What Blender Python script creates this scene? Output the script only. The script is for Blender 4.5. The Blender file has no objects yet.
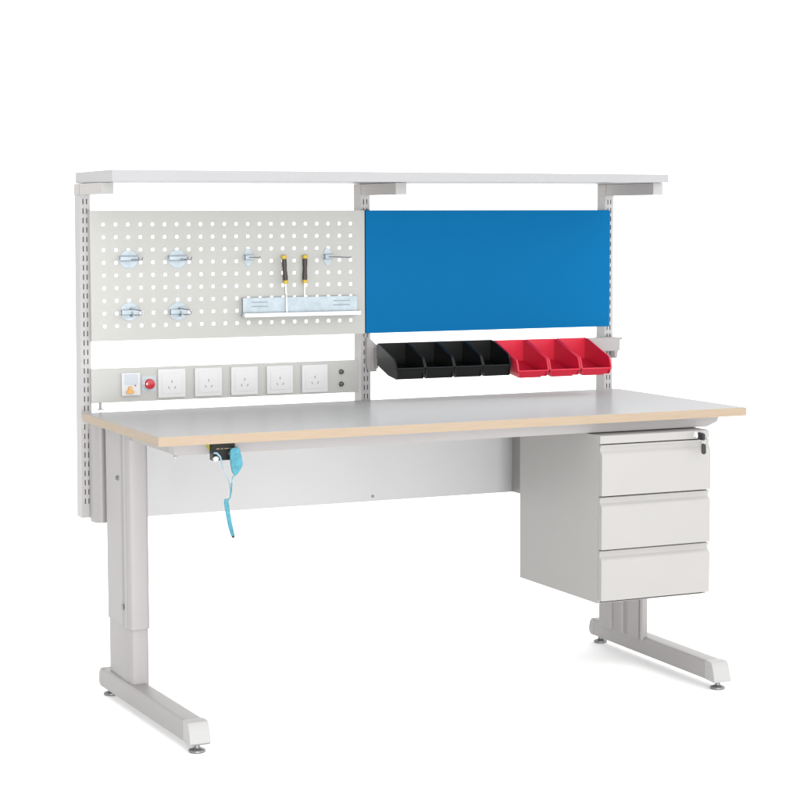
import bpy, bmesh, math, random
from mathutils import Vector, Matrix
random.seed(4)
S = bpy.context.scene
COL = S.collection
PI = math.pi

# ---------------------------------------------------------------- materials
def mat(name, col, rough=.5, spec=.5, metal=0., bump=0., bscale=900., var=0., vscale=6., coat=0.):
    m = bpy.data.materials.new(name); m.use_nodes = True
    nt = m.node_tree; b = nt.nodes['Principled BSDF']
    b.inputs['Base Color'].default_value = (*col, 1)
    b.inputs['Roughness'].default_value = rough
    b.inputs['Specular IOR Level'].default_value = spec
    b.inputs['Metallic'].default_value = metal
    b.inputs['Coat Weight'].default_value = coat
    tc = nt.nodes.new('ShaderNodeTexCoord')
    if var:
        n = nt.nodes.new('ShaderNodeTexNoise'); n.inputs['Scale'].default_value = vscale
        n.inputs['Detail'].default_value = 4
        nt.links.new(tc.outputs['Object'], n.inputs['Vector'])
        r = nt.nodes.new('ShaderNodeValToRGB')
        r.color_ramp.elements[0].position = .3; r.color_ramp.elements[1].position = .7
        r.color_ramp.elements[0].color = (*[c*(1-var) for c in col], 1)
        r.color_ramp.elements[1].color = (*[min(1, c*(1+var)) for c in col], 1)
        nt.links.new(n.outputs['Fac'], r.inputs['Fac'])
        nt.links.new(r.outputs['Color'], b.inputs['Base Color'])
    if bump:
        n2 = nt.nodes.new('ShaderNodeTexNoise'); n2.inputs['Scale'].default_value = bscale
        n2.inputs['Detail'].default_value = 2
        nt.links.new(tc.outputs['Object'], n2.inputs['Vector'])
        bp = nt.nodes.new('ShaderNodeBump'); bp.inputs['Strength'].default_value = bump
        bp.inputs['Distance'].default_value = .0006
        nt.links.new(n2.outputs['Fac'], bp.inputs['Height'])
        nt.links.new(bp.outputs['Normal'], b.inputs['Normal'])
    return m

STEEL = mat('powder_coat_grey', (0.232, 0.2225, 0.2195), .45, .4, bump=.25, bscale=700, var=.012, vscale=5)
WARM = mat('powder_coat_warm', (0.252, 0.245, 0.236), .45, .4, bump=.25, bscale=700, var=.012, vscale=5)
PEG = mat('pegboard_coat', (0.3015, 0.3006, 0.2862), .5, .35, bump=.2, bscale=600, var=.01, vscale=7)
PALE = mat('pale_laminate', (0.2448, 0.2448, 0.2502), .35, .4, bump=.1, bscale=300, var=.012, vscale=9)
CAPM = mat('lit_cap_pale_coat', (0.2745, 0.2727, 0.27), .4, .4, bump=.15, bscale=400)  # pale parts; on front foot caps the light on the nose is in the colour
SOCK = mat('socket_plastic', (0.41, 0.41, 0.414), .25, .5)
BLUE = mat('blue_panel', (0.00414, 0.09, 0.2187), .9, .0, bump=.15, bscale=500)
BLACK = mat('black_plastic', (0.00198, 0.00225, 0.00234), .42, .25, bump=.2, bscale=350, var=.1, vscale=20)
DARK = mat('dark_rubber', (0.0108, 0.0108, 0.0117), .5, .4)
RED = mat('red_plastic', (0.405, 0.0072, 0.027), .38, .4, bump=.2, bscale=350, var=.05, vscale=18)
LAMPRED = mat('red_button', (0.306, 0.0036, 0.0126), .25, .5, coat=.3)
ZINC = mat('blue_zinc', (0.297, 0.3465, 0.378), .32, .5, metal=.25, bump=.2, bscale=200, var=.10, vscale=40)
ZDARK = mat('dark_zinc_steel', (0.18, 0.198, 0.225), .35, .5, metal=.5)  # darker zinc for prongs, clamp bars and tray slots
CHROME = mat('chrome', (0.62, 0.62, 0.62), .22, .5, metal=.9)
FOOTM = mat('glide_steel', (0.153, 0.153, 0.153), .4, .5, metal=.4)
YELL = mat('yellow_plastic', (0.378, 0.27, 0.0126), .4, .4)
ORANGE = mat('orange_lever', (0.468, 0.243, 0.063), .4, .4)
HANDLE = mat('black_grip', (0.0252, 0.018, 0.0162), .5, .4)
CYAN = mat('blue_strap', (0.0495, 0.1755, 0.2205), .8, .2, bump=.8, bscale=450, var=.18, vscale=90)
CYANP = mat('pale_blue_strap', (0.18, 0.261, 0.306), .8, .2, bump=.6, bscale=450, var=.1, vscale=90)
LABELY = mat('yellow_label', (0.23, 0.22, 0.045), .5, .3)
WINDOW = mat('smoked_window', (0.324, 0.351, 0.378), .2, .5)
SILK = mat('pale_print', (0.234, 0.189, 0.117), .6, .2)

PANEL = mat('panel_coat_shade_lift', (0.385, 0.383, 0.384), .45, .4, bump=.2, bscale=600, var=.02, vscale=3)  # modesty panel: colour lifted to offset the shade under the top
UPR = mat('upright_coat', (0.29, 0.284, 0.282), .45, .4, bump=.2, bscale=600, var=.012, vscale=3)
ARM = mat('arm_coat', (0.2925, 0.279, 0.2673), .45, .4, bump=.2, bscale=600)
RAILM = mat('rail_coat', (0.3, 0.299, 0.287), .45, .4, bump=.2, bscale=600)
PIN = mat('pin_grey', (0.18, 0.18, 0.189), .6, .2)
def laminate_top():
    m = bpy.data.materials.new('grey_laminate_top'); m.use_nodes = True
    nt = m.node_tree; nt.nodes.clear()
    out = nt.nodes.new('ShaderNodeOutputMaterial')
    d = nt.nodes.new('ShaderNodeBsdfDiffuse'); g = nt.nodes.new('ShaderNodeBsdfGlossy')
    mx = nt.nodes.new('ShaderNodeMixShader'); mx.inputs[0].default_value = .12
    tc = nt.nodes.new('ShaderNodeTexCoord')
    n = nt.nodes.new('ShaderNodeTexNoise'); n.inputs['Scale'].default_value = 55; n.inputs['Detail'].default_value = 5
    r = nt.nodes.new('ShaderNodeValToRGB')
    r.color_ramp.elements[0].color = (.276, .277, .279, 1); r.color_ramp.elements[1].color = (.292, .293, .295, 1)
    g.inputs['Roughness'].default_value = .19; g.inputs['Color'].default_value = (1, 1, 1, 1)
    nt.links.new(tc.outputs['Object'], n.inputs['Vector']); nt.links.new(n.outputs['Fac'], r.inputs['Fac'])
    nt.links.new(r.outputs['Color'], d.inputs['Color'])
    nt.links.new(d.outputs[0], mx.inputs[1]); nt.links.new(g.outputs[0], mx.inputs[2])
    nt.links.new(mx.outputs[0], out.inputs['Surface'])
    return m
TOP = laminate_top()

def beech():
    m = bpy.data.materials.new('beech_edge'); m.use_nodes = True
    nt = m.node_tree; b = nt.nodes['Principled BSDF']
    b.inputs['Roughness'].default_value = .5; b.inputs['Specular IOR Level'].default_value = .3
    tc = nt.nodes.new('ShaderNodeTexCoord'); mp = nt.nodes.new('ShaderNodeMapping')
    mp.inputs['Scale'].default_value = (7, 7, 190)
    n = nt.nodes.new('ShaderNodeTexNoise'); n.inputs['Scale'].default_value = 1.6; n.inputs['Detail'].default_value = 6
    r = nt.nodes.new('ShaderNodeValToRGB')
    r.color_ramp.elements[0].position = .25; r.color_ramp.elements[1].position = .75
    r.color_ramp.elements[0].color = (.240, .183, .126, 1); r.color_ramp.elements[1].color = (.268, .212, .156, 1)
    nt.links.new(tc.outputs['Object'], mp.inputs[0]); nt.links.new(mp.outputs[0], n.inputs['Vector'])
    nt.links.new(n.outputs['Fac'], r.inputs['Fac']); nt.links.new(r.outputs['Color'], b.inputs['Base Color'])
    return m
BEECH = beech()

# ---------------------------------------------------------------- mesh helpers
class MB:
    def __init__(s): s.bm = bmesh.new()
    def face(s, pts, mi=0):
        f = s.bm.faces.new([s.bm.verts.new(p) for p in pts]); f.material_index = mi; return f
    def hexa(s, p, mi=0):          # 8 points: bottom ring 0-3, top ring 4-7
        v = [s.bm.verts.new(q) for q in p]
        for a in ((3, 2, 1, 0), (4, 5, 6, 7), (0, 1, 5, 4), (1, 2, 6, 5), (2, 3, 7, 6), (3, 0, 4, 7)):
            f = s.bm.faces.new([v[i] for i in a]); f.material_index = mi
        return v
    def box(s, x0, x1, y0, y1, z0, z1, mi=0):
        return s.hexa([(x0, y0, z0), (x1, y0, z0), (x1, y1, z0), (x0, y1, z0),
                       (x0, y0, z1), (x1, y0, z1), (x1, y1, z1), (x0, y1, z1)], mi)
    def prism(s, pts, axis, a0, a1, mi=0, shrink=None):
        def P(u, v, a):
            return (a, u, v) if axis == 0 else (u, a, v) if axis == 1 else (u, v, a)
        A = [s.bm.verts.new(P(u, v, a0)) for u, v in pts]
        B = [s.bm.verts.new(P(u, v, a1)) for u, v in pts]
        n = len(pts)
        fs = [s.bm.faces.new(A[::-1]), s.bm.faces.new(B)]
        for i in range(n): fs.append(s.bm.faces.new([A[i], A[(i+1) % n], B[(i+1) % n], B[i]]))
        for f in fs: f.material_index = mi
        return A + B
    def cyl(s, p0, p1, r, r2=None, n=20, mi=0):
        p0, p1 = Vector(p0), Vector(p1); d = (p1-p0).normalized()
        a = d.orthogonal().normalized(); b = d.cross(a); r2 = r if r2 is None else r2
        A = [s.bm.verts.new(p0+(a*math.cos(2*PI*i/n)+b*math.sin(2*PI*i/n))*r) for i in range(n)]
        B = [s.bm.verts.new(p1+(a*math.cos(2*PI*i/n)+b*math.sin(2*PI*i/n))*r2) for i in range(n)]
        fs = [s.bm.faces.new(A[::-1]), s.bm.faces.new(B)]
        for i in range(n): fs.append(s.bm.faces.new([A[i], A[(i+1) % n], B[(i+1) % n], B[i]]))
        for f in fs: f.material_index = mi
    def lathe(s, o, d, prof, n=20, mi=0):      # prof: (distance along d, radius)
        o, d = Vector(o), Vector(d).normalized(); a = d.orthogonal().normalized(); b = d.cross(a)
        R = [[s.bm.verts.new(o+d*t+(a*math.cos(2*PI*i/n)+b*math.sin(2*PI*i/n))*r) for i in range(n)] for t, r in prof]
        fs = [s.bm.faces.new(R[0][::-1]), s.bm.faces.new(R[-1])]
        for k in range(len(R)-1):
            for i in range(n): fs.append(s.bm.faces.new([R[k][i], R[k][(i+1) % n], R[k+1][(i+1) % n], R[k+1][i]]))
        for f in fs: f.material_index = mi
    def tube(s, path, r, n=10, mi=0, flat=1.):
        path = [Vector(p) for p in path]; R = []
        up = Vector((0, -1, 0))
        for i, p in enumerate(path):
            t = (path[min(i+1, len(path)-1)]-path[max(i-1, 0)]).normalized()
            a = up.cross(t)
            if a.length < .05: a = Vector((1, 0, 0)).cross(t)
            a.normalize(); b = t.cross(a)
            rr = r[i] if isinstance(r, (list, tuple)) else r
            R.append([s.bm.verts.new(p+a*math.cos(2*PI*j/n)*rr+b*math.sin(2*PI*j/n)*rr*flat) for j in range(n)])
        fs = [s.bm.faces.new(R[0][::-1]), s.bm.faces.new(R[-1])]
        for k in range(len(R)-1):
            for j in range(n): fs.append(s.bm.faces.new([R[k][j], R[k][(j+1) % n], R[k+1][(j+1) % n], R[k+1][j]]))
        for f in fs: f.material_index = mi
    def build(s, name, mats, parent=None, bevel=0., seg=2, xform=None):
        bmesh.ops.recalc_face_normals(s.bm, faces=s.bm.faces)
        if xform: 
            for v in s.bm.verts: v.co = xform(v.co)
        me = bpy.data.meshes.new(name); s.bm.to_mesh(me); s.bm.free()
        for m in (mats if isinstance(mats, (list, tuple)) else [mats]): me.materials.append(m)
        o = bpy.data.objects.new(name, me); COL.objects.link(o)
        me.shade_smooth() if hasattr(me, 'shade_smooth') else None
        try: me.set_sharp_from_angle(angle=math.radians(35))
        except Exception: pass
        if bevel:
            b = o.modifiers.new('bevel', 'BEVEL'); b.width = bevel; b.segments = seg
            b.limit_method = 'ANGLE'; b.angle_limit = math.radians(40); b.harden_normals = True
        if parent: 
            o.parent = parent
            w = Vector((0, 0, 0)); q = parent
            while q: w += q.location; q = q.parent
            o.location = -w
        return o

def split_loose(o):
    # every separate piece of the mesh becomes a part of its own
    bm = bmesh.new(); bm.from_mesh(o.data); seen = set(); groups = []
    for v in bm.verts:
        if v.index in seen: continue
        st = [v]; g = set()
        while st:
            a = st.pop()
            if a.index in g: continue
            g.add(a.index); st += [e_.other_vert(a) for e_ in a.link_edges]
        seen |= g; groups.append(g)
    bm.free()
    base = o.data
    for k, g in enumerate(groups):
        b2 = bmesh.new(); b2.from_mesh(base); b2.verts.ensure_lookup_table()
        bmesh.ops.delete(b2, geom=[v for v in b2.verts if v.index not in g], context='VERTS')
        if k == 0: first = bpy.data.meshes.new(o.name); me = first
        else: me = bpy.data.meshes.new(o.name)
        for mt in base.materials: me.materials.append(mt)
        b2.to_mesh(me); b2.free()
        if k:
            c_ = o.copy(); c_.data = me; COL.objects.link(c_)
    o.data = first

def empty(name, loc, label, cat, group=None):
    o = bpy.data.objects.new(name, None); COL.objects.link(o); o.location = loc
    o.empty_display_size = .05
    o['label'] = label; o['category'] = cat
    if group: o['group'] = group
    return o

def arc(cx, cy, rx, ry, a0, a1, n):
    return [(cx+rx*math.cos(math.radians(a0+(a1-a0)*i/n)), cy+ry*math.sin(math.radians(a0+(a1-a0)*i/n))) for i in range(n+1)]

# ---------------------------------------------------------------- floor
f = MB(); f.face([(-40, -40, 0), (40, -40, 0), (40, 40, 0), (-40, 40, 0)])
floor = f.build('floor', mat('white_studio_floor', (.975, .975, .975), .9, 0.))
floor['kind'] = 'structure'

# ---------------------------------------------------------------- workbench
W = empty('workbench', (.9, .36, 0), 'long light grey workbench with beech edged top, pegboard, blue panel and three drawers', 'workbench')

# tabletop -----------------------------------------------------
TZ, TB = .8316, .8072
FL, FR, BR, BL = (-.004, -.005), (1.807, .007), (1.809, .742), (.001, .712)
def inset(p, dx, dy): return (p[0]+dx, p[1]+dy)
e = .0022
il = [inset(FL, e, e), inset(FR, -e, e), inset(BR, -e, -e), inset(BL, e, -e)]
m = MB()
m.hexa([(x, y, TB+.0002) for x, y in il]+[(x, y, TZ) for x, y in il])
top = m.build('tabletop', TOP, W, .0006)
m = MB()
ol = [FL, FR, BR, BL]
for i in range(4):
    a, b = ol[i], ol[(i+1) % 4]; c, d = il[(i+1) % 4], il[i]
    m.hexa([(*a, TB), (*b, TB), (*c, TB), (*d, TB), (*a, TZ-.0004), (*b, TZ-.0004), (*c, TZ-.0004), (*d, TZ-.0004)])
m.build('edge_band', BEECH, top)

# under-frame --------------------------------------------------
m = MB()
m.prism([(.050, .8069), (.057, .7755), (1.700, .7755), (1.735, .7890), (1.742, .8069)], 1, .050, .090)
m.build('frame_beam', STEEL, W, .002)
for x0 in (.060, 1.690):
    m = MB(); m.prism([(.092, .8068), (.092, .7758), (.69, .7758), (.70, .8068)], 0, x0, x0+.046)
    m.build('support_arm', STEEL, W, .0015)
m = MB(); m.lathe((.060, .055, .7655), (0, 0, 1), [(0, .002), (.001, .004), (.0035, .0055), (.007, .0055), (.010, .003)])
m.build('frame_bolt', CAPM, W)

# legs ---------------------------------------------------------
def leg(side):
    L = side < 0
    root_x = .085 if L else 1.715
    # foot runs between its two glides
    gf, gb = ((.0890, -.006), (.0700, .704)) if L else ((1.7130, .000), (1.7330, .712))
    ux, uy = gb[0]-gf[0], gb[1]-gf[1]; ln = math.hypot(ux, uy); ux, uy = ux/ln, uy/ln
    def F(co):     # local: x across, y along foot from front glide
        return Vector((gf[0]+ux*co.y+uy*co.x, gf[1]+uy*co.y-ux*co.x, co.z))
    # column (upper, outer)
    m = MB()
    if L:
        xo, xi, yb, yf = .054, .112, .668, .470
        P = [(xo, yb), (xo, .530), (xo+.004, .527), (xo+.004, .505), (xo, .502), (xo, .478), (xo+.004, .474), (xo-.001, yf)]
        P += arc(xo+.010, yf-.006, .011, .014, 180, 262, 6) + arc(xi-.014, yf-.006, .015, .012, 278, 360, 7)
        P += [(xi, .50), (xi, yb)]
        zt, zb = .8066, .2385
        m.prism(P, 2, zb, zt)
    else:
        xo, xi = 1.745, 1.687
        m.prism([(xi, .640), (xo, .640), (xo, .470)]+arc((xo+xi)/2, .42, .029, .02, 0, -180, 12)+[(xi, .47)], 2, .305, .8066)
    lg = m.build('leg', STEEL, W, .0012)
    m = MB()
    if L:
        xo, xi, yb, yf = .0565, .1125, .664, .478
        P = [(xo, yb), (xo, .50), (xo+.003, .488)] + arc(xo+.012, yf-.006, .010, .012, 180, 262, 6) + arc(xi-.014, yf-.006, .013, .011, 278, 360, 7) + [(xi-.001, .49), (xi-.001, yb)]
        m.prism(P, 2, .070, .30)
    else:
        # inner face of the right column: recessed channels, then a narrow front strip
        xi = 1.690
        P = [(xi, .650), (xi, .585), (xi+.008, .582), (xi+.008, .535), (xi+.002, .532), (xi+.002, .515), (xi+.009, .512), (xi+.009, .478),
             (xi, .475), (xi, .409), (xi+.010, .4085), (xi+.010, .4025), (xi, .402), (xi, .392), (xi+.004, .388), (xi+.020, .388), (xi+.022, .392), (xi+.022, .650)]
        m.prism(P, 2, .070, .32)
    m.build('lower_column', STEEL, lg, .0010)
    # foot beam
    hw = .0285
    m = MB()
    sec = [(-hw, .027), (hw, .027), (hw, .070)] + arc(hw-.009, .073, .009, .0095, 0, 90, 5) + arc(-hw+.009, .073, .009, .0095, 90, 180, 5) + [(-hw, .070)]
    y0, y1 = .028, ln-.008
    A = [m.bm.verts.new((x, y0, z)) for x, z in sec]; B = [m.bm.verts.new((x, y1, z)) for x, z in sec]
    n = len(sec); m.bm.faces.new(A); m.bm.faces.new(B[::-1])
    for i in range(n): m.bm.faces.new([A[i], A[(i+1) % n], B[(i+1) % n], B[i]])
    m.build('foot', STEEL, lg, .0012, xform=F)
    # front end cap, sloping nose
    m = MB(); h2 = hw+.0006
    prof = [(.0278, .026), (-.026, .0235), (-.029, .030), (-.020, .060), (-.011, .0790), (-.004, .0832), (.0278, .0832)]
    m.prism(prof, 0, -h2, h2)
    m.build('end_cap', CAPM, lg, .005, 4, xform=F)
    m = MB()
    prof = [(ln-.0078, .026), (ln+.014, .026), (ln+.026, .032), (ln+.029, .048), (ln+.024, .068), (ln+.012, .0815), (ln-.0078, .0832)]
    m.prism(prof, 0, -h2, h2)
    m.build('end_cap', STEEL, lg, .004, 3, xform=F)
    for yy in (0, ln):
        m = MB()
        m.lathe((0, yy, 0), (0, 0, 1), [(0, .0205), (.003, .0225), (.007, .0215), (.0105, .012), (.012, .0085), (.020, .0065), (.028, .0065)], 28)
        m.build('leveling_foot', FOOTM, lg, xform=F)
    if L:
        m = MB(); m.lathe((.054, .552, .659), (-1, 0, 0), [(0, .0075), (.002, .0075), (.0035, .005), (.007, .005)], 12)
        m.build('bolt', FOOTM, lg)
        m = MB(); m.box(.0525, .0542, .516, .533, .286, .300)
        m.build('adjusting_slot', FOOTM, lg, .0005)
        for z in (.352, .300, .262):
            m = MB(); m.lathe((.112, .49, z), (1, 0, 0), [(0, .007), (.003, .0065), (.005, .004)], 12)
            m.build('bolt', STEEL, lg)
        m = MB(); m.cyl((.0615, .035, .050), (.0600, .035, .050), .004)
        m.build('bolt', CAPM, lg)
    return lg
leg(-1); leg(1)

# slotted uprights ---------------------------------------------
PW, PY0, PY1 = .0312, .795, .847
def upright(x0, zb, zt, lean=(0, 0)):
    m = MB()
    xs = [0, .0086, .0119, .0194, .0227, PW]
    zs = [zb]; z = zt-.012; rows = []
    while z-.016 > zb+.02:
        rows.append((z-.0155, z)); z -= .0274
    rows.reverse()
    for a, b in rows: zs += [a, b]
    zs.append(zt)
    V = {}
    def v(i, k):
        if (i, k) not in V: V[i, k] = m.bm.verts.new((x0+xs[i], PY0, zs[k]))
        return V[i, k]
    fs = []
    for k in range(len(zs)-1):
        for i in range(5):
            if k % 2 == 1 and i in (1, 3): continue
            fs.append(m.bm.faces.new([v(i, k), v(i+1, k), v(i+1, k+1), v(i, k+1)]))
    r = bmesh.ops.extrude_face_region(m.bm, geom=fs)
    bmesh.ops.translate(m.bm, verts=[g for g in r['geom'] if isinstance(g, bmesh.types.BMVert)], vec=(0, .0018, 0))
    m.box(x0, x0+.0018, PY0+.0019, PY1, zb, zt); m.box(x0+PW-.0018, x0+PW, PY0+.0019, PY1, zb, zt)
    m.box(x0+.0019, x0+PW-.0019, PY1-.0018, PY1, zb, zt)
    m.box(x0+.0019, x0+PW-.0019, PY0+.0019, PY1-.0019, zb, zb+.002)
    m.box(x0+.0019, x0+PW-.0019, PY0+.012, PY0+.0135, zb+.002, zt-.002, 1)  # added dark sheet: shade of the hollow painted behind the slots
    def sh(c):
        t = (c.z-zb)/(zt-zb); return Vector((c.x+lean[0]+(lean[1]-lean[0])*t, c.y, c.z))
    return m.build('upright', [UPR, mat('upright_slot_shade', (.16, .14, .13), .7, .2)], W, xform=sh)
for x0, ln_ in ((.0231, (-.006, .0025)), (.9155, (0, 0)), (1.7897, (0, 0))):
    u = upright(x0, .5134, 1.4594, ln_)
m = MB(); m.box(.0400, .0560, .786, .7945, .512, .534); m.build('upright_clip', CAPM, W, .002)
m = MB(); m.box(.0360, .0530, .786, .7945, .775, .803); m.build('upright_clip', CAPM, W, .002)

# shelf ----------------------------------------------------------
m = MB()
m.hexa([(.0235, .46, 1.4915), (1.8195, .46, 1.4975), (1.8195, .85, 1.4975), (.0300, .85, 1.4930),
        (.0235, .46, 1.5243), (1.8195, .46, 1.5228), (1.8195, .85, 1.5228), (.0300, .85, 1.5243)])
m.build('shelf', PALE, W, .0012)
for x0, yf, zt in ((.0231, .562, 1.4913), (.9140, .530, 1.4943), (1.7885, .499, 1.4972)):
    m = MB(); m.box(x0, x0+.035, yf+.004, .8465, 1.4595, zt)
    a = m.build('shelf_arm', ARM, W, .0015)
    m = MB(); m.box(x0-.0004, x0+.0354, yf, yf+.0038, 1.4590, zt)
    m.build('end_cap', CAPM, a, .0015)
    m = MB(); m.box(x0-.0006, x0-.0001, .786, .790, 1.4600, zt-.002); m.build('weld_seam', STEEL, a)

# pegboard -------------------------------------------------------
PYF = .775
m = MB()
X0, X1, Z0, Z1 = .0489, .9200, 1.0332, 1.4137
hx0, px_, nx = .0894, .03731, 22
hz0, pz_, nz = 1.0765, .03709, 9
hr = .0053
fs = []
def q(pts):
    f_ = m.bm.faces.new([m.bm.verts.new((x, PYF, z)) for x, z in pts]); fs.append(f_)
cx0, cx1 = hx0-px_/2, hx0+px_*(nx-.5); cz0, cz1 = hz0-pz_/2, hz0+pz_*(nz-.5)
q([(X0, Z0), (X1, Z0), (X1, cz0), (X0, cz0)]); q([(X0, cz1), (X1, cz1), (X1, Z1), (X0, Z1)])
q([(X0, cz0), (cx0, cz0), (cx0, cz1), (X0, cz1)]); q([(cx1, cz0), (X1, cz0), (X1, cz1), (cx1, cz1)])
for i in range(nx):
    for k in range(nz):
        cx, cz = hx0+i*px_, hz0+k*pz_
        hw_, hh = px_/2, pz_/2
        out_ = [(hw_, 0), (hw_, hh), (0, hh), (-hw_, hh), (-hw_, 0), (-hw_, -hh), (0, -hh), (hw_, -hh)]
        inn = []
        for j in range(8):
            a = j*PI/4; r_ = hr*(1.16 if j % 2 else 1.0); inn.append((r_*math.cos(a), r_*math.sin(a)))
        for j in range(8):
            j2 = (j+1) % 8
            q([(cx+out_[j][0], cz+out_[j][1]), (cx+out_[j2][0], cz+out_[j2][1]), (cx+inn[j2][0], cz+inn[j2][1]), (cx+inn[j][0], cz+inn[j][1])])
bmesh.ops.remove_doubles(m.bm, verts=m.bm.verts, dist=1e-6)
fs = list(m.bm.faces)
r = bmesh.ops.extrude_face_region(m.bm, geom=fs)
bmesh.ops.translate(m.bm, verts=[g for g in r['geom'] if isinstance(g, bmesh.types.BMVert)], vec=(0, .0013, 0))
m.box(X0+.0002, X0+.0015, PYF+.0014, .794, Z0+.0005, Z1-.0005); m.box(X1-.0015, X1-.0002, PYF+.0014, .794, Z0+.0005, Z1-.0005)
m.box(X0+.0016, X1-.0016, PYF+.0014, .790, Z1-.0015, Z1-.0003); m.box(X0+.0016, X1-.0016, PYF+.0014, .790, Z0+.0003, Z0+.0015)
m.build('pegboard', PEG, W)

# blue panel ------------------------------------------------------
m = MB(); bx0, bx1 = .9226, 1.7950
c = .006
P = [(bx0, Z0+.001), (bx1, Z0+.001), (bx1, Z1-c)] + arc(bx1-c, Z1-c, c, c, 0, 90, 4) + [(bx0, Z1)]
m.prism(P, 1, .772, .786)
m.build('back_panel', BLUE, W, .0008)
for xx in (.927, 1.78):
    m = MB()
    for z in (1.06, 1.37): m.box(xx, xx+.010, .7862, .7948, z, z+.03)
    split_loose(m.build('panel_hook', STEEL, W))

# socket rail -------------------------------------------------------
m = MB(); m.box(.0464, .8989, .775, .794, .8525, .9522)
rail = m.build('socket_rail', RAILM, W, .0015)
for k in range(5):
    cx, cz = .2902+.1147*k, .9035-.0007*k
    m = MB(); h = .0425
    m.box(cx-h, cx+h, .7690, .7748, cz-h, cz+h)
    m.box(cx-.031, cx+.031, .7680, .7689, cz-.031, cz+.031)
    o = m.build('power_socket', SOCK, rail, .0018, 3)
    m = MB()
    m.box(cx-.0012, cx+.0012, .7674, .7679, cz+.001, cz+.0085)
    for s in (-1, 1):
        m.hexa([(cx+s*.0095-.0012-s*.0016, .7674, cz-.0165), (cx+s*.0095+.0012-s*.0016, .7674, cz-.0165), (cx+s*.0095+.0012-s*.0016, .7679, cz-.0165), (cx+s*.0095-.0012-s*.0016, .7679, cz-.0165),
                (cx+s*.0095-.0012+s*.0016, .7674, cz-.0095), (cx+s*.0095+.0012+s*.0016, .7674, cz-.0095), (cx+s*.0095+.0012+s*.0016, .7679, cz-.0095), (cx+s*.0095-.0012+s*.0016, .7679, cz-.0095)])
    split_loose(m.build('pin_slot', PIN, rail))
m = MB(); m.box(.1360, .1915, .767, .7748, .8714, .9385, 0); m.box(.143, .1845, .7662, .7669, .903, .934, 1)
m.box(.1745, .1785, .7655, .7669, .8985, .9025, 2)
m.prism([(.149, .878), (.171, .878), (.171, .886), (.1655, .888), (.1645, .899), (.1555, .899), (.1545, .888), (.149, .886)], 1, .7600, .7669, 3)
m.build('circuit_breaker', [SOCK, WINDOW, LAMPRED, ORANGE], rail, .0006)
m = MB(); m.box(.1985, .2430, .7735, .7748, .8815, .9265, 1)
m.lathe((.2212, .7734, .9035), (0, -1, 0), [(0, .0190), (.002, .0185), (.003, .0165)], 28, 1)
m.lathe((.2212, .7704, .9035), (0, -1, 0), [(0, .0155), (.007, .0153), (.011, .0135), (.0125, .0085)], 28, 0)
m.build('indicator_lamp', [LAMPRED, WINDOW], rail)
for z in (.9180, .8800):
    m = MB(); m.lathe((.8385, .7748, z), (0, -1, 0), [(0, .0080), (.002, .0080), (.0025, .0065), (.009, .0062), (.010, .0045)], 20)
    m.build('fuse_knob', mat('knob_black', (.035, .035, .035), .35, .5), rail)
m = MB(); m.box(.0700, .0765, .776, .784, .8320, .8523); m.build('rail_support', STEEL, W, .001)
m = MB(); m.box(.064, .084, .774, .790, .8318, .8345); m.build('rail_support', STEEL, W, .0008)

# modesty panel ------------------------------------------------------
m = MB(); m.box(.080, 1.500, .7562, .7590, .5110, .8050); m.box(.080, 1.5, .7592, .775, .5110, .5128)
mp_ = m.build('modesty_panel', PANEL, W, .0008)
m = MB(); m.lathe((.935, .7562, .5265), (0, -1, 0), [(0, .0045), (.002, .0040), (.003, .002)], 12); m.build('bolt', FOOTM, mp_)
m = MB()
m.prism([(.0365, .775), (.0365, .752)]+arc(.060, .752, .0235, .030, 180, 360, 14)+[(.0835, .775)], 2, .506, .8045)
m.build('side_bracket', STEEL, W, .001)
m = MB(); m.box(1.426, 1.470, .690, .7560, .5115, .8050); m.build('side_bracket', STEEL, W, .001)  # added member, placed so its left-facing side gives a darker strip

# bin rail -------------------------------------------------------------
m = MB()
m.prism([(.722, .958), (.7235, .958), (.7235, .999), (.7440, .999), (.7440, .9895), (.7455, .9895), (.7455, 1.0005), (.722, 1.0005)], 0, .945, 1.806)
m.box(.945, 1.806, .746, .7475, .955, 1.0005)
br = m.build('bin_rail', STEEL, W, .0005)
m = MB()
m.prism([(.928, 1.022), (.938, 1.018), (.960, .997), (.960, .914), (.932, .914), (.928, .925)], 1, .7770, .7790)
m.box(.9285, .9300, .7792, .795, .93, 1.02)
m.box(.951, .9525, .7480, .7768, .925, .99)
m.build('end_bracket', STEEL, br, .0008)
m = MB(); m.box(1.752, 1.822, .748, .790, .9840, .9990); m.box(1.757, 1.818, .754, .790, .966, .9838)
m.prism([(1.795, .9655), (1.823, .9655), (1.823, .955), (1.818, .930), (1.810, .930), (1.808, .950)], 1, .760, .790)
m.cyl((1.8222, .765, .9925), (1.838, .765, .9945), .0045, n=12)
m.build('end_bracket', STEEL, br, .0015)

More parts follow.
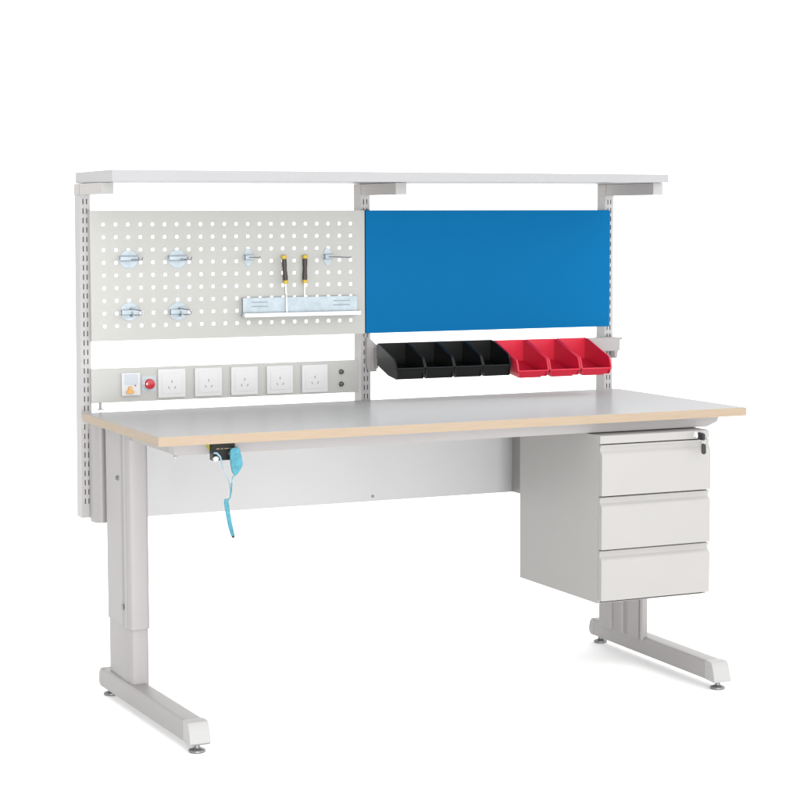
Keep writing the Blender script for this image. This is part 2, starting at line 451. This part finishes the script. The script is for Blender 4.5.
# drawer cabinet --------------------------------------------------------
CX0, CX1 = 1.3000, 1.6670
m = MB()
m.box(CX0, CX0+.0020, 0, .468, .2895, .7735); m.box(CX1-.002, CX1, 0, .468, .2895, .7735)
m.box(CX0+.0021, CX1-.0021, .466, .468, .2895, .7735)
m.box(CX0+.0021, CX1-.0021, .0005, .4659, .2897, .2917); m.box(CX0+.0021, CX1-.0021, .0005, .4659, .7715, .7733)
m.box(CX0+.0021, CX1-.0021, .012, .014, .2918, .7714, 1)
m.box(CX0+.01, CX1-.01, .100, .460, .7737, .8068)
m.box(CX0+.0021, CX0+.010, .0003, .0118, .2918, .7714); m.box(CX1-.010, CX1-.0021, .0003, .0118, .2918, .7714)
cab = m.build('drawer_cabinet', [WARM, mat('cabinet_gap', (.05, .045, .045), .8, .1)], W, .0008)
m = MB(); m.box(CX0+.0004, CX1-.0004, -.0105, -.0005, .7490, .7725)
m.build('lock_strip', WARM, cab, .0012)
for (z0, z1) in ((.6008, .7462), (.4465, .5970), (.2985, .4430)):
    m = MB()
    P = [(-.0012, z0), (-.0205, z0), (-.0205, z1-.034), (-.0198, z1-.029), (-.0165, z1-.0235), (-.0115, z1-.0195),
         (-.0085, z1-.0150), (-.0085, z1-.0105), (-.0120, z1-.0055), (-.0130, z1-.0020), (-.0110, z1), (-.0012, z1)]
    m.prism(P, 0, CX0+.0006, CX1-.0006)
    m.build('drawer', WARM, cab, .0010)
m = MB(); m.lathe((1.6195, -.0105, .7600), (0, -1, 0), [(0, .0095), (.003, .0095), (.0045, .0080), (.006, .0075)], 24); m.build('lock', CHROME, cab)

# grounding box -----------------------------------------------------------
m = MB(); m.box(.1530, .2140, .024, .0497, .7600, .8068, 0)
for a, b in ((.162, .172), (.175, .181), (.184, .197), (.199, .205)): m.box(a, b, .0234, .0239, .7895, .7915, 1)
m.build('grounding_box', [BLACK, SILK], W, .0010)
gb = W.children[-1]
m = MB(); m.lathe((.1585, .0238, .7660), (0, -1, 0), [(0, .0060), (.004, .0060), (.005, .0075), (.010, .0072), (.012, .0050)], 20); m.build('terminal', CHROME, gb)
m = MB(); m.lathe((.2015, .0238, .7770), (0, -1, 0), [(0, .0060), (.006, .0055), (.008, .0040)], 16); m.build('terminal', CHROME, gb)
m = MB(); m.prism([(.1360, .8040), (.1525, .8040), (.1525, .7830)], 1, .0478, .0496); m.build('warning_label', LABELY, W)

# ---------------------------------------------------------------- keys
K = empty('keys', (1.6195, -.0165, .7600), 'two black headed keys on a ring, one in the drawer cabinet lock', 'keys')
m = MB(); m.box(1.6182, 1.6208, -.026, -.0166, .7565, .7635); m.build('key_blade', CHROME, K)
m = MB(); m.prism([(-.0262, .7540), (-.030, .7490), (-.052, .7485), (-.055, .7535), (-.055, .7650), (-.050, .7690), (-.0262, .7700)], 0, 1.6155, 1.6245); m.build('key_head', DARK, K, .002)
m = MB()
pts = [(1.6250+.0015*math.cos(2*PI*i/20), -.046+.006*math.sin(2*PI*i/20), .7470+.0105*math.cos(2*PI*i/20)) for i in range(21)]
m.tube(pts, .0008, 6); m.build('key_ring', CHROME, K)
m = MB(); P = arc(1.6240, .7325, .0065, .0065, 0, 180, 8)+arc(1.6250, .7140, .0068, .0065, 180, 360, 8)
m.prism(P, 1, -.0490, -.0430); m.build('key_head', DARK, K, .0015)

# ---------------------------------------------------------------- pegboard hooks
def disc_plate(m, cx, cz, r, y, sx=1., sz=1., n=28, mi=0):
    P = [(cx+r*sx*math.cos(2*PI*i/n), cz+r*sz*math.sin(2*PI*i/n)) for i in range(n)]
    m.prism(P, 1, y, y+.0016, mi)
def hook(kind, cx, cz, label):
    t = empty('tool_hook', (cx, .774, cz), label, 'tool hook', 'zinc hooks hung on the pegboard')
    y = .7728
    m = MB()
    if kind == 'rod':
        disc_plate(m, cx, cz-.002, .0125, y, 1., 2.2)
    else:
        disc_plate(m, cx, cz, .0280, y, 1.0, .95)
    m.build('back_plate', ZINC, t, .0005)
    if kind == 'double':
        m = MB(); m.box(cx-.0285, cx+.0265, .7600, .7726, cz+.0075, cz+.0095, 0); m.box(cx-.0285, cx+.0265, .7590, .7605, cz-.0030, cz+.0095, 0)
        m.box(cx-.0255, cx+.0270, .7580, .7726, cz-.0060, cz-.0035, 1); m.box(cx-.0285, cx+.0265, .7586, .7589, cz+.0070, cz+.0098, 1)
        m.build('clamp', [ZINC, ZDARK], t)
        m = MB()
        for dx in (.006, .018):
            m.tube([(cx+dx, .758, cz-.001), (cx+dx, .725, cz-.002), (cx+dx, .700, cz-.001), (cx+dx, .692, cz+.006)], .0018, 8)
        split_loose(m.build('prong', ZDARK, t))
    elif kind == 'jaw':
        m = MB(); m.box(cx-.0265, cx-.002, .7600, .7726, cz+.0030, cz+.0055, 1); m.box(cx-.0265, cx+.004, .7590, .7605, cz-.0070, cz+.0050, 0)
        m.box(cx-.0265, cx+.004, .7585, .7726, cz-.0095, cz-.0072, 1)
        m.box(cx+.0010, cx+.0035, .7480, .7726, cz-.0160, cz+.0010, 1)
        m.build('clamp', [ZINC, ZDARK], t)
        m = MB()
        m.tube([(cx-.002, .762, cz+.008), (cx+.004, .735, cz+.008), (cx+.012, .705, cz+.006), (cx+.014, .692, cz-.001), (cx+.010, .692, cz-.006), (cx+.002, .715, cz-.008), (cx, .760, cz-.009)], .0019, 8)
        split_loose(m.build('prong', ZDARK, t))
        m = MB(); m.prism([(cx+.004, cz+.012), (cx+.022, cz+.012), (cx+.026, cz+.002), (cx+.020, cz-.006), (cx+.004, cz-.006)], 1, .7640, .7655); m.build('jaw_plate', ZINC, t)
    else:
        ln_ = .085 if kind == 'rod' and cx < .6 else .165
        m = MB(); m.box(cx-.0125, cx+.0125, .7600, .7726, cz+.0040, cz+.0062, 1); m.box(cx-.0125, cx+.0125, .7590, .7604, cz-.0070, cz+.0040, 0)
        m.box(cx-.0125, cx+.0125, .7585, .7726, cz-.0095, cz-.0072, 1)
        m.build('clamp', [ZINC, ZDARK], t)
        m = MB(); m.tube([(cx, .759, cz-.002), (cx+.001, .759-ln_*.5, cz-.001), (cx+.001, .759-ln_+.006, cz-.001), (cx+.001, .759-ln_, cz+.002)], .0017, 8)
        split_loose(m.build('prong', ZDARK, t))
hook('double', .1635, 1.2715, 'pale zinc double prong hook, upper left corner of the hooks on the pegboard')
hook('double', .3125, 1.2710, 'zinc double prong hook on the pegboard, second from left in the upper row')
hook('jaw', .1641, 1.1180, 'zinc jaw shaped plier holder on the pegboard, lower row, nearest the left edge')
hook('jaw', .3133, 1.1165, 'zinc jaw shaped plier holder on the pegboard, lower row, nearest the screwdriver tray')
hook('rod', .5359, 1.2750, 'narrow zinc hook with one short peg, left of the two screwdrivers')
hook('rod', .7948, 1.2740, 'narrow zinc hook with one long thin peg, right of the two screwdrivers')

# ---------------------------------------------------------------- screwdriver tray
T = empty('tool_tray', (.70, .774, 1.096), 'long pale zinc tray with slotted back plate hung low on the pegboard, holding the screwdrivers', 'tool tray')
m = MB()
m.box(.5130, .8864, .7580, .7592, 1.1000, 1.1521); m.box(.5130, .8864, .7593, .7735, 1.1508, 1.1521)
m.build('back_plate', ZINC, T, .0004)
m = MB()
for a, b in ((.540, .592), (.806, .862)):
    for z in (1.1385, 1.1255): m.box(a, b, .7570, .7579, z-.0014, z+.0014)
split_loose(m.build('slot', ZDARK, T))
m = MB()
m.box(.5100, .8890, .7363, .7735, 1.0950, 1.0962); m.box(.5100, .8890, .7350, .7362, 1.0945, 1.1065)
m.box(.5100, .5112, .7363, .7570, 1.0963, 1.1060); m.box(.8878, .8890, .7363, .7570, 1.0963, 1.1060)
m.build('trough', mat('tray_trough', (.50, .53, .55), .35, .5, metal=.2), T, .0004)

def screwdriver(p0, p1, tip, label):
    p0, p1, tip = Vector(p0), Vector(p1), Vector(tip)
    t = empty('screwdriver', p0, label, 'screwdriver', 'screwdrivers standing in the pegboard tray')
    d = (p1-p0).normalized(); L = (p1-p0).length
    m = MB()
    m.lathe(p0+d*.011, d, [(0, .0070), (.003, .0074), (.020, .0072), (.030, .0062), (.038, .0066), (L-.026, .0078), (L-.018, .0070)], 18)
    m.build('grip', HANDLE, t)
    m = MB()
    m.lathe(p0, d, [(0, .0068), (.001, .0084), (.006, .0084), (.010, .0074), (.0108, .0072)], 18)
    m.lathe(p0+d*(L-.0068), d, [(0, .0072), (.003, .0072), (.0085, .0078), (.0105, .0060)], 18)
    split_loose(m.build('collar', YELL, t))
    m = MB(); m.cyl(p1+d*.0036, tip, .0021, n=12); m.build('blade', CHROME, t)
screwdriver((.6433, .752, 1.2785), (.6485, .752, 1.1960), (.6517, .750, 1.0970), 'yellow and black screwdriver leaning slightly, left one of the pair above the tray')
screwdriver((.7180, .766, 1.2785), (.7165, .766, 1.1960), (.7155, .766, 1.0970), 'yellow and black screwdriver standing upright, right one of the pair above the tray')

# ---------------------------------------------------------------- bins
def make_bin(name, Wd, prof, M, label, group, foot):
    # prof: back top, side front top, lip front, bottom front, bottom back (y, z relative to back top)
    bt, sf, lp, bf, bb = prof
    root = empty(name, (0, 0, 0), label, 'storage bin', group)
    th = .0022
    m = MB()
    mid = (bt[0]-.022, bt[1]-.004)
    tp = .004
    km = (bf[0]+.058, bf[1]+.0085)     # the floor of the bin kinks up towards the back
    side = [bt, mid, sf, lp, (lp[0]+.001, bf[1]+.004), bf, km, bb]
    for s in (0, 1):
        x = 0 if s == 0 else Wd-th
        vs = m.prism([(y, z) for y, z in side], 0, x, x+th)
        for v in vs:   # walls taper inwards to the bottom
            k = max(0., min(1., (lp[1]-v.co.z)/(lp[1]-bf[1]+1e-6)))
            v.co.x += (tp if s == 0 else -tp)*k
    a = .0003
    def quad_plate(p, q_, x0, x1, off):
        (y0, z0), (y1, z1) = p, q_
        n = Vector((z1-z0, -(y1-y0))).normalized()*off
        m.hexa([(x0, y0, z0), (x1, y0, z0), (x1, y0+n.x, z0+n.y), (x0, y0+n.x, z0+n.y), (x0, y1, z1), (x1, y1, z1), (x1, y1+n.x, z1+n.y), (x0, y1+n.x, z1+n.y)])
    m.hexa([(.0006, bb[0]-.0032, bb[1]+.0006), (Wd-.0006, bb[0]-.0032, bb[1]+.0006), (Wd-.0006, bb[0]-.0006, bb[1]+.0006), (.0006, bb[0]-.0006, bb[1]+.0006),
            (.0006, bt[0]-.0026, bt[1]-.0005), (Wd-.0006, bt[0]-.0026, bt[1]-.0005), (Wd-.0006, bt[0]-.0002, bt[1]-.0005), (.0006, bt[0]-.0002, bt[1]-.0005)])   # back
    ya_, za_, yb_, zb_ = bf[0]+.001, bf[1]+.0005, bb[0]-.0008, bb[1]+.0010
    kk = tp*max(0., min(1., (lp[1]-km[1])/(lp[1]-bf[1])))+.0006
    yk_, zk_ = km[0], km[1]+.0006
    m.hexa([(tp+.0006, ya_, za_), (Wd-tp-.0006, ya_, za_), (Wd-kk, yk_, zk_), (kk, yk_, zk_),
            (tp+.0006, ya_, za_+.0022), (Wd-tp-.0006, ya_, za_+.0022), (Wd-kk, yk_, zk_+.0022), (kk, yk_, zk_+.0022)])     # bottom, front half
    m.hexa([(kk, yk_-.0004, zk_), (Wd-kk, yk_-.0004, zk_), (Wd-.0006, yb_, zb_), (.0006, yb_, zb_),
            (kk, yk_-.0004, zk_+.0022), (Wd-kk, yk_-.0004, zk_+.0022), (Wd-.0006, yb_, zb_+.0022), (.0006, yb_, zb_+.0022)])     # bottom, rising half
    m.hexa([(tp+.0008, bf[0]+.001, bf[1]+.0005), (Wd-tp-.0008, bf[0]+.001, bf[1]+.0005), (Wd-tp-.0008, bf[0]+.0032, bf[1]+.0005), (tp+.0008, bf[0]+.0032, bf[1]+.0005),
            (.0015, lp[0]-.0005, lp[1]), (Wd-.0015, lp[0]-.0005, lp[1]), (Wd-.0015, lp[0]+.0018, lp[1]), (.0015, lp[0]+.0018, lp[1])])      # front
    sh_ = m.build('tub', M, root, .0006)
    m = MB()
    r = .0026 if foot == 0 else .0030
    for x in (.0006, Wd-.0006):
        m.tube([(x, bt[0], bt[1]), (x, mid[0], mid[1]), (x, sf[0]+.006, sf[1]+.004), (x, sf[0], sf[1]-.004), (x, lp[0], lp[1]+.001)], r, 8)
    m.tube([(.0006, lp[0], lp[1]), (Wd-.0006, lp[0], lp[1])], r*.98, 8)
    m.tube([(.0006, bt[0], bt[1]), (Wd-.0006, bt[0], bt[1])], r*.96, 8)
    m.build('rim', M, root)
    if foot:
        m = MB(); m.box(Wd*.16, Wd*.84, bf[0]+.006, bf[0]+.022, bf[1]-foot, bf[1]+.003)
        m.build('stacking_foot', M, root, .0006)
    m = MB()
    m.box(Wd*.25, Wd*.75, bt[0]+.0025, bt[0]+.0185, bt[1]-.006, bt[1]-.0040)
    m.build('hanging_lip', M, root, .0006)
    return root
def copy_thing(o, x, label):
    r_ = o.copy(); COL.objects.link(r_); r_.location.x = x; r_['label'] = label
    for c_ in o.children:
        d_ = c_.copy(); COL.objects.link(d_); d_.parent = r_
    return r_
bprof = [(.700, 1.0050), (.579, .9640), (.5665, .9365), (.5740, .9035), (.7080, .9400)]
rprof = [(.700, 1.0020), (.545, .9480), (.5370, .9175), (.5480, .8985), (.7040, .9350)]
bl_lab = ['black open front plastic bin at the left end of the bin rail', 'second black plastic bin from the left on the rail',
          'third black plastic bin from the left, next to the bin that touches the red ones', 'black plastic bin directly beside the first red bin']
rd_lab = ['red plastic bin directly beside the black bins', 'middle one of the three red plastic bins', 'red plastic bin at the right end of the bin rail']
b0 = make_bin('storage_bin', .0955, bprof, BLACK, bl_lab[0], 'black storage bins hanging in a row under the blue panel', .0)
b0.location.x = .930
for k, x in enumerate((1.0285, 1.1270, 1.2255)): copy_thing(b0, x, bl_lab[k+1])
r0 = make_bin('storage_bin', .1070, rprof, RED, rd_lab[0], 'red storage bins hanging in a row under the blue panel', .003)
r0.location.x = 1.3300
for k, x in enumerate((1.4425, 1.5550)): copy_thing(r0, x, rd_lab[k+1])

# ---------------------------------------------------------------- wrist strap
S_ = empty('wrist_strap', (.2100, .012, .788), 'bright blue antistatic wrist strap and cord dangling from the black box under the tabletop', 'wrist strap')
def PX(px, py): return (.2081+(px-236)*.00285, .7882-(py-450)*.00262)
P = [PX(*p) for p in ((231.2, 450), (233, 448.2), (237.5, 447.2), (240, 449.5), (241.5, 456), (242.6, 465), (240.5, 470.5), (238, 474), (235.6, 476.3), (233, 472.5), (231.6, 465), (231, 457))]
m = MB(); m.prism(P, 1, .002, .011); m.build('wristband', CYAN, S_, .0012, 2)
P = [PX(*p) for p in ((238, 449), (241, 450.5), (243.3, 457), (245, 465.5), (243, 469), (239.5, 471), (238, 462))]
m = MB(); m.prism(P, 1, .012, .018); m.build('wristband', CYANP, S_, .0012, 2)
m = MB()
def path(pp, y): return [(PX(*p)[0], y, PX(*p)[1]) for p in pp]
m.tube(path(((216.5, 452.5), (219.5, 453), (222.5, 456.5), (223.8, 461), (225, 468), (227.5, 476), (231, 482), (232.2, 490), (232, 498.5)), .016), [.0026, .0028, .0026, .0022, .0013, .0013, .0016, .0019, .0017], 8)
m.tube(path(((236, 474), (234, 478.5), (232.6, 483)), .008), [.003, .0028, .0016], 8)
m.build('cord', CYANP, S_)
m = MB(); m.tube(path(((234, 477), (232.8, 484), (232.3, 492), (231.0, 498), (228.6, 501)), .010), .0019, 8); m.build('cord', CYAN, S_)
m = MB(); m.tube(path(((227.0, 499.2), (227.3, 503), (228.4, 511), (229.6, 519), (231.2, 527.5), (233.0, 535), (233.6, 537)), .010), [.0050, .0064, .0066, .0066, .0064, .0056, .0044], 12, flat=.55); m.build('clip_sleeve', CYAN, S_)
m = MB(); m.lathe((PX(233.4, 536.5)[0], .010, PX(233.4, 536.5)[1]), (.25, 0, -1), [(0, .0040), (.004, .0042), (.006, .0026)], 12); m.build('plug_tip', DARK, S_)

# ---------------------------------------------------------------- light
Wd_ = bpy.data.worlds.new('World'); S.world = Wd_; Wd_.use_nodes = True
nt = Wd_.node_tree; bg = nt.nodes['Background']; bg.inputs['Color'].default_value = (1, 1, 1, 1)
tc = nt.nodes.new('ShaderNodeTexCoord')
dp = nt.nodes.new('ShaderNodeVectorMath'); dp.operation = 'DOT_PRODUCT'
dv = Vector((.92, -.30, .15)).normalized(); dp.inputs[1].default_value = dv
nm = nt.nodes.new('ShaderNodeVectorMath'); nm.operation = 'NORMALIZE'
ma = nt.nodes.new('ShaderNodeMath'); ma.operation = 'MULTIPLY_ADD'; ma.inputs[1].default_value = .86; ma.inputs[2].default_value = 2.02
nt.links.new(tc.outputs['Generated'], nm.inputs[0]); nt.links.new(nm.outputs[0], dp.inputs[0])
nt.links.new(dp.outputs['Value'], ma.inputs[0]); nt.links.new(ma.outputs[0], bg.inputs['Strength'])
def area(loc, target, size, power):
    l = bpy.data.lights.new('added_front_fill', 'AREA'); l.shape = 'SQUARE'; l.size = size; l.energy = power
    o = bpy.data.objects.new('added_front_fill', l); COL.objects.link(o); o.location = loc
    o.rotation_euler = (Vector(target)-Vector(loc)).to_track_quat('-Z', 'Y').to_euler()
area((-1.25, -6.5, .6), (.9, .4, .7), 1.4, 415)  # added unseen fill, brightens the fronts under the shelf and the top

# ---------------------------------------------------------------- camera
cam = bpy.data.cameras.new('camera'); co = bpy.data.objects.new('camera', cam); COL.objects.link(co)
ya, pi_, ro = math.radians(24.85263), math.radians(-5.20462), math.radians(-.16161)
fw = Vector((math.sin(ya)*math.cos(pi_), math.cos(ya)*math.cos(pi_), math.sin(pi_)))
r1 = Vector((math.cos(ya), -math.sin(ya), 0)); u1 = r1.cross(fw)
r2 = r1*math.cos(ro)+u1*math.sin(ro); u2 = -r1*math.sin(ro)+u1*math.cos(ro)
M_ = Matrix((( r2.x, u2.x, -fw.x), (r2.y, u2.y, -fw.y), (r2.z, u2.z, -fw.z)))
co.matrix_world = Matrix.Translation((-1.57612, -4.87065, 1.38876)) @ M_.to_4x4()
cam.lens = 1994.918/800*36; cam.sensor_width = 36; cam.clip_end = 200; cam.clip_start = .05
S.camera = co
S.view_settings.view_transform = 'Standard'; S.view_settings.look = 'None'
S.view_settings.exposure = 0; S.view_settings.gamma = 1
S.cycles.max_bounces = 8; S.cycles.diffuse_bounces = 5
